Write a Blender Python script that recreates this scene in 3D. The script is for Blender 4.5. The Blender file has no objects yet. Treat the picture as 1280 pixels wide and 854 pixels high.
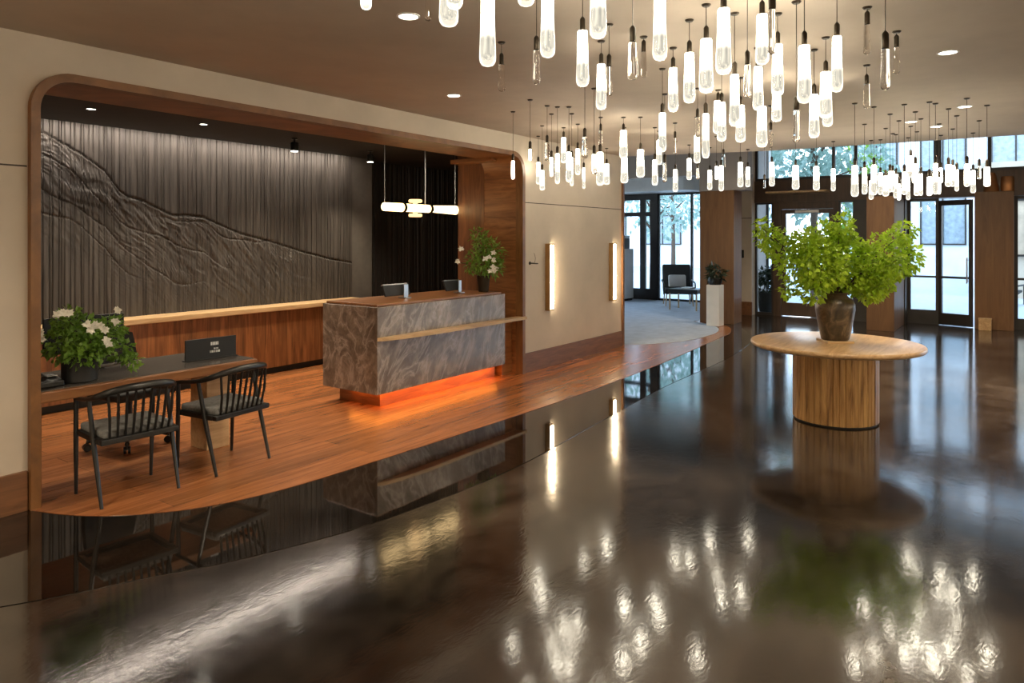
import bpy, bmesh, math, random
from mathutils import Vector, Matrix, Euler
random.seed(7)
SC = bpy.context.scene
C = SC.collection
PI = math.pi

# ------------------------------------------------------------------ materials
def newmat(name):
    m = bpy.data.materials.new(name); m.use_nodes = True
    nt = m.node_tree; nt.nodes.clear()
    out = nt.nodes.new('ShaderNodeOutputMaterial')
    return m, nt, out
def N(nt, t, **kw):
    n = nt.nodes.new(t)
    for k, v in kw.items():
        if hasattr(n, k) and not k[0].isupper(): setattr(n, k, v)
        else: n.inputs[k.replace('_', ' ')].default_value = v
    return n
def L(nt, a, b): nt.links.new(a, b)
def rgba(c): return (c[0], c[1], c[2], 1)
def coords(nt, scale=(1, 1, 1), rot=(0, 0, 0)):
    tc = nt.nodes.new('ShaderNodeTexCoord'); mp = nt.nodes.new('ShaderNodeMapping')
    mp.inputs['Scale'].default_value = scale; mp.inputs['Rotation'].default_value = rot
    L(nt, tc.outputs['Object'], mp.inputs['Vector']); return mp.outputs['Vector']
def ramp(nt, fac, stops):
    r = nt.nodes.new('ShaderNodeValToRGB'); e = r.color_ramp.elements
    while len(e) < len(stops): e.new(0.5)
    for i, (p, c) in enumerate(stops): e[i].position = p; e[i].color = rgba(c)
    L(nt, fac, r.inputs['Fac']); return r.outputs['Color']
def bump(nt, h, strength, dist=0.01):
    b = nt.nodes.new('ShaderNodeBump'); b.inputs['Strength'].default_value = strength; b.inputs['Distance'].default_value = dist
    L(nt, h, b.inputs['Height']); return b.outputs['Normal']
def noise(nt, vec, scale, detail=4, rough=.55, dist=0):
    n = nt.nodes.new('ShaderNodeTexNoise'); n.inputs['Scale'].default_value = scale; n.inputs['Detail'].default_value = detail
    n.inputs['Roughness'].default_value = rough; n.inputs['Distortion'].default_value = dist
    L(nt, vec, n.inputs['Vector']); return n.outputs['Fac']
def mix(nt, a, b, fac, blend='MIX'):
    n = nt.nodes.new('ShaderNodeMix'); n.data_type = 'RGBA'; n.blend_type = blend
    for s, v in ((0, fac), (6, a), (7, b)):
        if isinstance(v, (int, float)): n.inputs[s].default_value = v
        elif isinstance(v, tuple): n.inputs[s].default_value = rgba(v)
        else: L(nt, v, n.inputs[s])
    return n.outputs[2]
def principled(nt, out, **kw):
    p = nt.nodes.new('ShaderNodeBsdfPrincipled')
    for k, v in kw.items(): p.inputs[k.replace('_', ' ')].default_value = v
    L(nt, p.outputs[0], out.inputs[0]); return p
def plain(name, col, rough=.5, metal=0, var=.08, vs=6, spec=.5, bmp=0):
    m, nt, out = newmat(name)
    p = principled(nt, out, Roughness=rough, Metallic=metal)
    p.inputs['Specular IOR Level'].default_value = spec
    n = noise(nt, coords(nt), vs, 5)
    c2 = tuple(max(0, x*(1-var*2)) for x in col); c3 = tuple(x*(1+var*2) for x in col)
    L(nt, ramp(nt, n, [(.3, c2), (.7, c3)]), p.inputs['Base Color'])
    if bmp: L(nt, bump(nt, noise(nt, coords(nt), 90, 3), bmp, .004), p.inputs['Normal'])
    return m
def wood(name, c1, c2, scale=(1.2, 14, 14), rough=.4, c3=None, dist=1.2, plank=None, spec=.5, ior=None, bmp=.12):
    """streaky grain along the axis with the small scale; plank=(axis, width) adds board-to-board tone"""
    m, nt, out = newmat(name)
    p = principled(nt, out, Roughness=rough); p.inputs['Specular IOR Level'].default_value = spec
    v = coords(nt, scale)
    n = noise(nt, v, 1.6, 8, .62, dist)
    stops = [(.3, c1), (.66, c2)] if c3 is None else [(.26, c3), (.4, c1), (.68, c2)]
    col = ramp(nt, n, stops)
    if plank:
        br = nt.nodes.new('ShaderNodeTexBrick')
        br.inputs['Scale'].default_value = 1; br.inputs['Mortar Size'].default_value = plank.get('gap', .0018)
        br.inputs['Brick Width'].default_value = plank['len']; br.inputs['Row Height'].default_value = plank['w']
        br.inputs['Color1'].default_value = rgba((.62, .62, .62)); br.inputs['Color2'].default_value = rgba((1.15, 1.1, 1.05))
        br.inputs['Mortar'].default_value = rgba((.35, .33, .3)); br.offset = .37
        L(nt, coords(nt, (1, 1, 1), plank.get('rot', (0, 0, 0))), br.inputs['Vector'])
        col = mix(nt, col, br.outputs['Color'], plank.get('amt', .8), 'MULTIPLY')
    L(nt, col, p.inputs['Base Color'])
    L(nt, bump(nt, n, bmp, .004), p.inputs['Normal'])
    if ior: p.inputs['IOR'].default_value = ior
    return m
def emit(name, col, s):
    m, nt, out = newmat(name)
    e = N(nt, 'ShaderNodeEmission', Strength=s); e.inputs['Color'].default_value = rgba(col)
    L(nt, e.outputs[0], out.inputs[0]); return m
def pane_mat(name, tint=(.9, .95, .97), ior=1.35):
    m, nt, out = newmat(name)
    t = N(nt, 'ShaderNodeBsdfTransparent'); t.inputs['Color'].default_value = rgba(tint)
    g = N(nt, 'ShaderNodeBsdfGlossy', Roughness=.02)
    fr = N(nt, 'ShaderNodeFresnel', IOR=ior); mx = N(nt, 'ShaderNodeMixShader')
    L(nt, fr.outputs[0], mx.inputs[0]); L(nt, t.outputs[0], mx.inputs[1]); L(nt, g.outputs[0], mx.inputs[2]); L(nt, mx.outputs[0], out.inputs[0])
    return m
def leaf_mat(name, dark, light, trans=.45):
    m, nt, out = newmat(name)
    n = noise(nt, coords(nt), 9, 4)
    col = ramp(nt, n, [(.3, dark), (.7, light)])
    p = N(nt, 'ShaderNodeBsdfPrincipled', Roughness=.38); L(nt, col, p.inputs['Base Color'])
    t = N(nt, 'ShaderNodeBsdfTranslucent'); L(nt, col, t.inputs['Color'])
    mx = N(nt, 'ShaderNodeMixShader'); mx.inputs[0].default_value = trans
    L(nt, p.outputs[0], mx.inputs[1]); L(nt, t.outputs[0], mx.inputs[2]); L(nt, mx.outputs[0], out.inputs[0])
    return m

def floor_mat(name, rough, bstr, tone=1):
    m, nt, out = newmat(name)
    p = principled(nt, out, Roughness=rough); p.inputs['IOR'].default_value = 2.0
    v = coords(nt)
    a = noise(nt, v, .55, 7, .6, .9); b = noise(nt, coords(nt, (1, 1.6, 1), (0, 0, .6)), 2.6, 8, .65, 1.2)
    col = ramp(nt, a, [(.36, (.006*tone, .005*tone, .0045*tone)), (.5, (.021*tone, .0165*tone, .013*tone)), (.68, (.060*tone, .049*tone, .040*tone))])
    col2 = ramp(nt, b, [(.3, (.35, .33, .32)), (.7, (1.5, 1.4, 1.3))])
    L(nt, mix(nt, col, col2, .85, 'MULTIPLY'), p.inputs['Base Color'])
    rr = N(nt, 'ShaderNodeMapRange'); rr.inputs['To Min'].default_value = rough*.65; rr.inputs['To Max'].default_value = rough*1.5
    L(nt, b, rr.inputs['Value']); L(nt, rr.outputs[0], p.inputs['Roughness'])
    f1 = noise(nt, v, 9, 3, .5, .5); f2 = noise(nt, coords(nt, (1, 2.2, 1), (0, 0, .9)), 14, 2, .5, 1.2)
    ad = N(nt, 'ShaderNodeMath', operation='MULTIPLY_ADD'); L(nt, f2, ad.inputs[0]); ad.inputs[1].default_value = .7; L(nt, f1, ad.inputs[2])
    L(nt, bump(nt, ad.outputs[0], bstr, .02), p.inputs['Normal'])
    return m

def marble_mat(name):
    m, nt, out = newmat(name)
    p = principled(nt, out, Roughness=.22)
    m2 = nt.nodes.new('ShaderNodeMapping'); m2.inputs['Scale'].default_value = (2.4, 1.6, .85)
    L(nt, coords(nt, (1, 1, 1), (.35, -.6, .3)), m2.inputs['Vector']); v = m2.outputs['Vector']
    base = noise(nt, v, 3.4, 11, .7, .55)
    col = ramp(nt, base, [(.26, (.07, .055, .044)), (.5, (.175, .138, .108)), (.72, (.36, .29, .23))])
    vv = noise(nt, v, 1.9, 9, .6, .8)
    s = N(nt, 'ShaderNodeMath', operation='SUBTRACT'); L(nt, vv, s.inputs[0]); s.inputs[1].default_value = .5
    ab = N(nt, 'ShaderNodeMath', operation='ABSOLUTE'); L(nt, s.outputs[0], ab.inputs[0])
    vein = ramp(nt, ab.outputs[0], [(0, (.75, .75, .75)), (.02, (.3, .3, .3)), (.06, (0, 0, 0))])
    L(nt, mix(nt, col, (.42, .36, .31), vein), p.inputs['Base Color'])
    return m

def concrete_wall(name, col, rough=.75):
    return plain(name, col, rough, var=.03, vs=2.5, spec=.25)

M = {}
M['wall'] = concrete_wall('plaster_wall', (.60, .52, .425))
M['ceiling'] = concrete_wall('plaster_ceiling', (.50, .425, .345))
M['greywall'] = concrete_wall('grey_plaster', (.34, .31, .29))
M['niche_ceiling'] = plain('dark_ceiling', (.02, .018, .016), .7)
M['seam'] = plain('dark_seam', (.05, .04, .03), .8)
M['floor'] = floor_mat('polished_concrete', .10, .022, 1.45)
M['border'] = floor_mat('mirror_polished_border', .03, .003, .55)
M['wood_floor'] = wood('orange_wood_floor', (.30, .108, .036), (.47, .185, .066), (.7, 8, 8), .25, c3=(.20, .068, .022), ior=1.8, bmp=.006, plank={'len': 2.4, 'w': .19, 'amt': .7})
M['lounge_sheen'] = plain('blue_grey_daylight_sheen', (.42, .46, .52), .8, var=.06, vs=5)  # bluish daylight reflected by the lounge floor, put into the colour
M['trim'] = wood('walnut_trim', (.13, .055, .017), (.24, .105, .032), (2, 12, 2), .4)
M['lining'] = wood('orange_walnut_lining', (.20, .075, .022), (.36, .15, .05), (1.2, 1.2, 9), .4, c3=(.11, .04, .012))
M['lining_v'] = wood('walnut_side_lining', (.13, .05, .019), (.26, .105, .038), (7, 7, .8), .42, c3=(.08, .03, .012))
M['wainscot'] = wood('walnut_vertical_boards', (.16, .06, .02), (.34, .14, .05), (11, 11, .9), .42, c3=(.07, .025, .009),
                     plank={'len': 6, 'w': .16, 'amt': .6, 'rot': (PI/2, 0, PI/2)})
M['baseboard'] = wood('walnut_baseboard', (.13, .055, .022), (.23, .10, .042), (1.4, 10, 14), .4)
M['panel'] = wood('walnut_portal_panel', (.125, .058, .022), (.195, .095, .036), (6, 6, .6), .42)
M['pale_wood'] = wood('pale_oak', (.42, .27, .13), (.62, .43, .235), (1.5, 12, 12), .4)
M['table_top'] = wood('honey_oak_top', (.46, .28, .13), (.66, .45, .25), (1.2, 9, 9), .28, c3=(.33, .18, .07))
M['spalted'] = wood('spalted_wood_staves', (.36, .185, .06), (.72, .45, .175), (13, 13, .9), .4, c3=(.05, .024, .010), dist=.9)
M['desk_wood'] = wood('walnut_desk', (.17, .065, .02), (.31, .13, .045), (1.5, 14, 14), .35)
M['desk_top'] = plain('dark_stone_desktop', (.10, .088, .078), .22)
M['marble'] = marble_mat('grey_veined_marble')
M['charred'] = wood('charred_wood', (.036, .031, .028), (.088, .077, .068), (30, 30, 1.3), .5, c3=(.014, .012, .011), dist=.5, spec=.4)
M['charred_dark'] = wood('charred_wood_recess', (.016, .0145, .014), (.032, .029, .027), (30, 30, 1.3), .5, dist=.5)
M['pilaster'] = plain('grey_pilaster', (.10, .09, .08), .6)
M['black'] = plain('black_lacquer', (.008, .0075, .007), .35)
M['black_matt'] = plain('matt_black', (.012, .012, .012), .6)
M['grey_fabric'] = plain('grey_wool', (.17, .17, .165), .9, var=.15, vs=60, bmp=.4)
M['charcoal'] = plain('charcoal_fabric', (.035, .036, .035), .8, var=.12, vs=40)
M['dark_pot'] = plain('black_ceramic', (.018, .018, .018), .45)
M['bronze'] = plain('dark_bronze', (.055, .043, .03), .38, metal=.85)
M['urn'] = None
M['steel'] = plain('brushed_steel', (.5, .5, .5), .3, metal=1)
M['brass'] = plain('aged_brass', (.38, .24, .10), .35, metal=.9)
M['copper'] = plain('brushed_copper', (.42, .19, .08), .4, metal=.9)
M['white'] = plain('white_paint', (.75, .75, .73), .5, var=.02)
M['petal'] = plain('white_petal', (.78, .76, .66), .6, var=.05)
M['frame'] = plain('dark_bronze_frame', (.028, .024, .022), .4)
M['brown_frame'] = wood('brown_door_frame', (.055, .030, .018), (.095, .052, .030), (6, 6, .8), .42)
M['pane'] = pane_mat('clear_glazing')
M['glass_clear'] = None
M['leaf'] = leaf_mat('fresh_green_leaf', (.22, .38, .014), (.55, .74, .06), .5)
M['leaf_mid'] = leaf_mat('mid_green_leaf', (.09, .20, .02), (.28, .46, .07), .4)
M['leaf_dark'] = leaf_mat('dark_leaf', (.012, .022, .010), (.03, .05, .02), .2)
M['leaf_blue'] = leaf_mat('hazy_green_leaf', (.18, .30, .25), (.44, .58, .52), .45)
M['bark'] = plain('bark', (.09, .06, .04), .85, var=.2, vs=20)
M['pavement'] = plain('pale_pavement', (.50, .55, .60), .8, var=.05)
M['facade'] = plain('pale_facade', (.74, .78, .82), .8, var=.05, vs=1)
M['facade_warm'] = plain('beige_facade', (.62, .52, .40), .8, var=.05, vs=1)
M['shop_pane'] = plain('warm_shop_window', (.66, .52, .38), .3, var=.12, vs=2)
M['facade_glass'] = plain('blue_grey_window', (.32, .39, .44), .15, var=.1)
M['screen'] = plain('black_screen', (.01, .01, .011), .15)
def urn_mat():
    m, nt, out = newmat('mottled_urn')
    p = principled(nt, out, Roughness=.33)
    n = noise(nt, coords(nt, (1, 1, .7)), 11, 8, .65, 1)
    L(nt, ramp(nt, n, [(.32, (.018, .013, .009)), (.52, (.07, .048, .025)), (.72, (.20, .14, .08))]), p.inputs['Base Color'])
    L(nt, bump(nt, n, .3, .01), p.inputs['Normal']); return m
M['urn'] = urn_mat()
def glass_mat():
    m, nt, out = newmat('clear_blown_glass')
    g = N(nt, 'ShaderNodeBsdfGlass', Roughness=.0, IOR=1.45); g.inputs['Color'].default_value = (1, .99, .97, 1)
    L(nt, g.outputs[0], out.inputs[0]); return m
M['glass_clear'] = glass_mat()
def shell_mat():
    """outer glass of a lit drop: see-through, glossy, faintly luminous because it carries the light of the core"""
    m, nt, out = newmat('lit_blown_glass')
    t = N(nt, 'ShaderNodeBsdfTransparent'); t.inputs['Color'].default_value = (.97, .97, .95, 1)
    g = N(nt, 'ShaderNodeBsdfGlossy', Roughness=.03)
    fr = N(nt, 'ShaderNodeFresnel', IOR=1.4); mx = N(nt, 'ShaderNodeMixShader')
    L(nt, fr.outputs[0], mx.inputs[0]); L(nt, t.outputs[0], mx.inputs[1]); L(nt, g.outputs[0], mx.inputs[2])
    e = N(nt, 'ShaderNodeEmission', Strength=.42); e.inputs['Color'].default_value = (1, .95, .80, 1)
    a = N(nt, 'ShaderNodeAddShader'); L(nt, mx.outputs[0], a.inputs[0]); L(nt, e.outputs[0], a.inputs[1]); L(nt, a.outputs[0], out.inputs[0])
    m.cycles.emission_sampling = 'NONE'
    return m
M['shell'] = shell_mat()
def core_mat():
    m, nt, out = newmat('seeded_light_core')
    n = noise(nt, coords(nt, (70, 70, 5)), 1, 4, .6, .6)
    tc = nt.nodes.new('ShaderNodeTexCoord'); sp = N(nt, 'ShaderNodeSeparateXYZ'); L(nt, tc.outputs['Object'], sp.inputs[0])
    mr = N(nt, 'ShaderNodeMapRange'); mr.inputs['From Min'].default_value = -.20; mr.inputs['From Max'].default_value = -.05; mr.interpolation_type = 'SMOOTHERSTEP'
    L(nt, sp.outputs['Z'], mr.inputs['Value'])
    seed = ramp(nt, n, [(.36, (.003, .003, .003)), (.66, (.022, .022, .021))])
    f = mix(nt, seed, (1, 1, 1), mr.outputs[0])
    st = N(nt, 'ShaderNodeMath', operation='MULTIPLY'); L(nt, f, st.inputs[0]); st.inputs[1].default_value = CORE
    e = N(nt, 'ShaderNodeEmission'); e.inputs['Color'].default_value = (1, .90, .72, 1); L(nt, st.outputs[0], e.inputs['Strength'])
    L(nt, e.outputs[0], out.inputs[0]); return m
CORE = 31.0
M['core'] = core_mat()
M['lens'] = emit('downlight_lens', (1, .92, .78), 14)
M['sconce'] = emit('sconce_diffuser', (1, .78, .50), 40)
M['tube'] = emit('warm_tube', (1, .70, .32), 5)
M['tube_dim'] = emit('warm_tube_ring', (1, .60, .25), 2.2)
M['led'] = emit('orange_led_strip', (1, .27, .03), 10)

# ------------------------------------------------------------------ mesh helpers
class MB:
    def __init__(s): s.bm = bmesh.new()
    def box(s, x0, x1, y0, y1, z0, z1, bev=0, mtx=None, seg=2):
        b = s.bm if not bev else bmesh.new()
        vs = [b.verts.new((x, y, z)) for x in (x0, x1) for y in (y0, y1) for z in (z0, z1)]
        for q in ((0, 1, 3, 2), (4, 6, 7, 5), (0, 4, 5, 1), (2, 3, 7, 6), (0, 2, 6, 4), (1, 5, 7, 3)):
            b.faces.new([vs[i] for i in q])
        if mtx:
            for v in vs: v.co = mtx @ v.co
        if bev:
            bmesh.ops.bevel(b, geom=b.edges[:], offset=bev, segments=seg, profile=.5, affect='EDGES')
            s.merge(b)
        return s
    def merge(s, b):
        me = bpy.data.meshes.new('t'); b.to_mesh(me); b.free(); s.bm.from_mesh(me); bpy.data.meshes.remove(me)
    def tube(s, pts, rad, seg=8, flat=1.0, cap=True, up=None):
        pts = [Vector(p) for p in pts]
        if not isinstance(rad, (list, tuple)): rad = [rad]*len(pts)
        rings = []; prev = None
        for i, p in enumerate(pts):
            d = (pts[min(i+1, len(pts)-1)] - pts[max(i-1, 0)]).normalized()
            ref = Vector(up) if up else (Vector((0, 0, 1)) if abs(d.z) < .95 else Vector((1, 0, 0)))
            if prev is not None and not up: ref = prev
            a = d.cross(ref).normalized(); b = a.cross(d).normalized(); prev = b
            rings.append([s.bm.verts.new(p + a*math.cos(2*PI*k/seg)*rad[i]*flat + b*math.sin(2*PI*k/seg)*rad[i]) for k in range(seg)])
        for r0, r1 in zip(rings, rings[1:]):
            for k in range(seg): s.bm.faces.new((r0[k], r0[(k+1) % seg], r1[(k+1) % seg], r1[k]))
        if cap: s.bm.faces.new(rings[0][::-1]); s.bm.faces.new(rings[-1])
        return s
    def lathe(s, prof, seg=24, c=(0, 0, 0), caps=True):
        rings = []
        for r, z in prof:
            if r < 1e-5: rings.append([s.bm.verts.new((c[0], c[1], c[2]+z))])
            else: rings.append([s.bm.verts.new((c[0]+r*math.cos(2*PI*k/seg), c[1]+r*math.sin(2*PI*k/seg), c[2]+z)) for k in range(seg)])
        for a, b in zip(rings, rings[1:]):
            for k in range(seg):
                k2 = (k+1) % seg
                q = [a[0]] if len(a) == 1 else [a[k], a[k2]]
                q += [b[0]] if len(b) == 1 else [b[k2], b[k]]
                if len(q) > 2: s.bm.faces.new(q)
        if caps and len(rings[0]) > 1: s.bm.faces.new(rings[0][::-1])
        if caps and len(rings[-1]) > 1: s.bm.faces.new(rings[-1])
        return s
    def prism(s, poly, z0, z1):
        lo = [s.bm.verts.new((x, y, z0)) for x, y in poly]; hi = [s.bm.verts.new((x, y, z1)) for x, y in poly]
        n = len(poly)
        for k in range(n): s.bm.faces.new((lo[k], lo[(k+1) % n], hi[(k+1) % n], hi[k]))
        s.bm.faces.new(lo[::-1]); s.bm.faces.new(hi)
        return s
    def quad(s, *p): s.bm.faces.new([s.bm.verts.new(q) for q in p]); return s
    def leaf(s, p, d, l, w, nrm):
        d = d.normalized(); a = d.cross(nrm)
        if a.length < 1e-4: a = d.orthogonal()
        a.normalize(); n = a.cross(d)
        v = [s.bm.verts.new(q) for q in (p, p + d*l*.45 - a*w*.5 + n*w*.12, p + d*l*.45 + a*w*.5 + n*w*.12, p + d*l*.5, p + d*l - n*l*.14)]
        for q in ((0, 3, 1), (0, 2, 3), (1, 3, 4), (3, 2, 4)): s.bm.faces.new([v[i] for i in q])
        return s
    def build(s, name, m, parent=None, smooth=False, loc=None):
        bmesh.ops.recalc_face_normals(s.bm, faces=s.bm.faces[:])
        me = bpy.data.meshes.new(name); s.bm.to_mesh(me); s.bm.free()
        me.materials.append(m)
        if smooth:
            for p in me.polygons: p.use_smooth = True
            me.set_sharp_from_angle(angle=math.radians(42))
        o = bpy.data.objects.new(name, me); C.objects.link(o)
        if parent: o.parent = parent
        if loc: o.location = loc
        return o
def tag(o, label, cat, group=None):
    o['label'] = label; o['category'] = cat
    if group: o['group'] = group
    return o
def thing(name, label, cat, loc=(0, 0, 0), rotz=0, group=None):
    o = bpy.data.objects.new(name, None); C.objects.link(o); o.empty_display_size = .1
    o.location = loc; o.rotation_euler = (0, 0, rotz)
    return tag(o, label, cat, group)
def struct(o, label=None):
    o['kind'] = 'structure'
    if label: o['label'] = label
    return o
def empty_struct(name, label=None):
    o = bpy.data.objects.new(name, None); C.objects.link(o); return struct(o, label)
def copy_tree(o, parent=None):
    c = o.copy(); C.objects.link(c)
    if parent: c.parent = parent
    for ch in list(o.children): copy_tree(ch, c)
    return c
def smooth_path(pts, n=8):
    P = [Vector(p) for p in pts]; out = []
    for i in range(len(P)-1):
        p0, p1, p2, p3 = P[max(i-1, 0)], P[i], P[i+1], P[min(i+2, len(P)-1)]
        for k in range(n):
            t = k/n
            out.append(.5*((2*p1) + (p2-p0)*t + (2*p0-5*p1+4*p2-p3)*t*t + (3*p1-p0-3*p2+p3)*t**3))
    out.append(P[-1]); return out
def rv(): 
    while True:
        v = Vector((random.uniform(-1, 1), random.uniform(-1, 1), random.uniform(-1, 1)))
        if .05 < v.length < 1: return v
def foliage(lobes, n, ll, lw, mb=None, droop=.2):
    """leaves filling a set of lobes (centre, radius); leaves point outwards"""
    mb = mb or MB(); tot = sum(r*r for c, r in lobes)
    for c, r in lobes:
        for _ in range(int(n*r*r/tot)):
            v = rv(); v = v.normalized()*(v.length**.6)
            p = Vector(c) + v*r
            d = (v*.7 + rv()*.8 + Vector((0, 0, -droop))).normalized()
            l = ll*random.uniform(.65, 1.25)
            mb.leaf(p, d, l, lw*l/ll*random.uniform(.8, 1.15), (rv() + Vector((0, 0, .8))))
    return mb

# ------------------------------------------------------------------ the setting
CEIL = 3.02
WY = 5.09                                     # face of the left wall
struct(MB().box(-5.2, 16.6, -7.2, 10.2, -.2, 0).build('floor', M['floor']), 'dark glossy polished concrete lobby floor')
band = smooth_path([(-.2, WY, 0), (.55, 4.35, 0), (1.33, 3.82, 0), (1.81, 3.58, 0), (2.29, 3.35, 0), (3.04, 3.14, 0), (4.24, 3.05, 0),
                    (5.86, 3.17, 0), (7.72, 3.31, 0), (10.0, 3.36, 0), (12.0, 3.62, 0), (13.3, 4.15, 0), (13.9, 4.55, 0)], 6)
struct(MB().prism([(p.x, p.y) for p in band] + [(13.9, 4.8), (13.0, 4.8), (1.84, WY)], -.01, .003).build('floor', M['border']),
       'mirror polished black border beside the wood floor')
edge = smooth_path([(1.84, 5.06, 0), (1.96, 4.76, 0), (2.13, 4.51, 0), (2.40, 4.28, 0), (2.65, 4.16, 0), (2.92, 4.09, 0), (3.28, 4.04, 0),
                    (4.05, 3.995, 0), (5.02, 3.95, 0), (6.31, 3.905, 0), (7.17, 3.9, 0), (8.33, 3.93, 0), (9.48, 3.98, 0), (11.06, 4.09, 0),
                    (12.2, 4.17, 0), (12.76, 4.23, 0), (13.42, 4.47, 0), (13.92, 4.86, 0), (14.24, 5.35, 0)], 6)
struct(MB().prism([(p.x, p.y) for p in edge] + [(14.5, 5.4), (18.3, 5.4), (18.3, 10.0), (10.1, 10.0), (10.1, 8.2), (1.84, 8.2)], -.02, .007)
       .build('floor', M['wood_floor']), 'orange brown wood floor with a curved edge')

le = smooth_path([(10.16, 5.27, 0), (10.55, 4.82, 0), (11.3, 4.47, 0), (12.1, 4.40, 0), (12.65, 4.44, 0), (13.2, 4.62, 0), (13.65, 4.95, 0), (13.95, 5.4, 0)], 6)  # outline of the layer over the wood floor, coloured like daylight sheen
struct(MB().prism([(p.x, p.y) for p in le] + [(18.2, 5.42), (18.2, 9.95), (10.16, 9.95)], .005, .011).build('floor', M['lounge_sheen']),
       'blue grey lounge floor layer, daylight sheen put into its colour, with a curved edge')
def arc(cx, cz, r, a0, a1, n=10):
    return [(cx + r*math.cos(math.radians(a0 + (a1-a0)*k/n)), cz + r*math.sin(math.radians(a0 + (a1-a0)*k/n))) for k in range(n+1)]
X0, X1, ZT, RR = 1.84, 7.33, 2.80, .25
opening = [(X0, 0)] + arc(X0+RR, ZT-RR, RR, 180, 90) + arc(X1-RR, ZT-RR, RR, 90, 0) + [(X1, 0)]
def xz_prism(poly, y0, y1):
    mb = MB(); a = [mb.bm.verts.new((x, y0, z)) for x, z in poly]; b = [mb.bm.verts.new((x, y1, z)) for x, z in poly]
    n = len(poly)
    for k in range(n): mb.bm.faces.new((a[k], a[(k+1) % n], b[(k+1) % n], b[k]))
    mb.bm.faces.new(a[::-1]); mb.bm.faces.new(b); return mb
struct(xz_prism([(-5, 0)] + opening + [(10.1, 0), (10.1, CEIL+.05), (-5, CEIL+.05)], WY, WY+.16).build('wall_left', M['wall']),
       'warm beige plaster wall around the reception alcove')
def arch_ring(t, y0, y1, ext=0):
    """the band of thickness t just inside the alcove opening"""
    inn = [(X0+t, 0)] + arc(X0+RR, ZT-RR, RR-t, 180, 90) + arc(X1-RR, ZT-RR, RR-t, 90, 0) + [(X1-t, 0)]
    return xz_prism(opening + inn[::-1], y0, y1)
struct(arch_ring(.055, WY-.05, WY+.06).build('trim_1', M['trim'], smooth=True), 'walnut frame with rounded corners around the alcove')
struct(arch_ring(.05, WY+.06, 5.66).build('trim_2', M['lining'], smooth=True), 'orange walnut lining inside the alcove frame')
struct(MB().box(7.275, 7.325, 5.66, 6.10, 0, 2.92).build('trim_3', M['lining_v']), 'walnut side panel at the right end of the alcove')
struct(MB().box(7.10, 7.28, 5.40, 6.09, 2.70, 2.76, .008).build('trim_4', M['lining']), 'walnut ledge at the upper right of the alcove')
# alcove shell
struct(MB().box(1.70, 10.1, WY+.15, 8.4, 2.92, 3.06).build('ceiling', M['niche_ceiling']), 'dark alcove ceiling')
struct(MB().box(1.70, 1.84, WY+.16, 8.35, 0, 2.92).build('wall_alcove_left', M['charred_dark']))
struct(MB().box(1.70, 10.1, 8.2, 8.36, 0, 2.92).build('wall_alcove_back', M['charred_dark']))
struct(MB().box(10.0, 10.1, WY+.16, 10.1, 0, 4.3).build('wall_alcove_right', M['greywall']))
struct(MB().box(7.03, 7.44, 7.93, 8.2, 0, 2.92, .008).build('trim_5', M['pilaster']), 'grey pilaster between the two dark alcove walls')
# seams, skirtings
for a, b in ((-5, 1.835), (7.335, 10.1)):
    struct(MB().box(a, b, WY-.003, WY+.02, 2.172, 2.182).build('trim_6', M['seam']), 'thin shadow gap along the beige wall')
    struct(MB().box(a, b, WY-.022, WY+.02, 0, .252, .004).build('baseboard_left', M['baseboard']), 'walnut skirting board along the beige wall')
struct(MB().box(10.09, 10.14, WY-.03, WY+.18, 0, 3.4).build('trim_7', M['trim']), 'walnut edge at the end of the beige wall')
# main ceiling, with its edge in front of the entrance
struct(MB().prism([(-5.2, -7.2), (11.15, -7.2), (10.92, -.1), (10.74, 2.9), (10.12, 5.12), (10.12, 5.25), (-5.2, 5.25)], CEIL, 4.4)
       .build('ceiling', M['ceiling']), 'beige plaster ceiling over the lobby')
struct(MB().box(10.0, 18.6, -7.2, 10.2, 4.3, 4.5).build('ceiling', M['ceiling']))
struct(MB().box(-5.2, 16.4, -7.2, -7.0, 0, 4.4).build('wall_right', M['wall']))
struct(MB().box(-5.2, -5.0, -7.2, 5.25, 0, 4.4).build('wall_back', M['wall']))
struct(MB().box(10.0, 18.6, 10.0, 10.2, 2.95, 4.4).box(10.0, 11.0, 10.0, 10.2, 0, 2.95).box(17.6, 18.6, 10.0, 10.2, 0, 2.95).build('wall_lounge_left', M['greywall']))
# bulkhead in front of the lounge and over the walnut portal
struct(MB().prism([(14.0, 4.30), (14.0, 9.99), (14.25, 9.99), (14.25, 4.30)], 3.02, 4.31).build('wall_bulkhead', M['greywall']), 'grey bulkhead above the way to the lounge')
struct(MB().box(13.98, 14.5, 4.35, 5.28, 2.685, 3.02).build('wall_bulkhead', M['greywall']))
struct(MB().box(14.0, 14.5, 4.58, 5.28, 0, 2.685, .006).build('trim_8', M['panel']), 'walnut portal panel behind the white planter')
struct(MB().box(14.5, 18.3, 5.15, 5.25, 0, 4.3).build('wall_lounge_right', M['greywall']))
struct(MB().box(18.3, 18.5, 5.1, 10.0, 2.96, 4.31).build('wall_lounge_end', M['white']))
struct(MB().prism([(18.29, 9.98), (17.3, 9.98), (17.3, 7.05)] + [(17.6+.3*math.cos(t*PI/12+PI), 7.05+.3*math.sin(t*PI/12+PI)) for t in range(1, 7)]
       + [(18.29, 6.75)], 2.97, 3.5).build('trim_9', M['white']), 'pale rounded soffit over the lounge windows')

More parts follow.
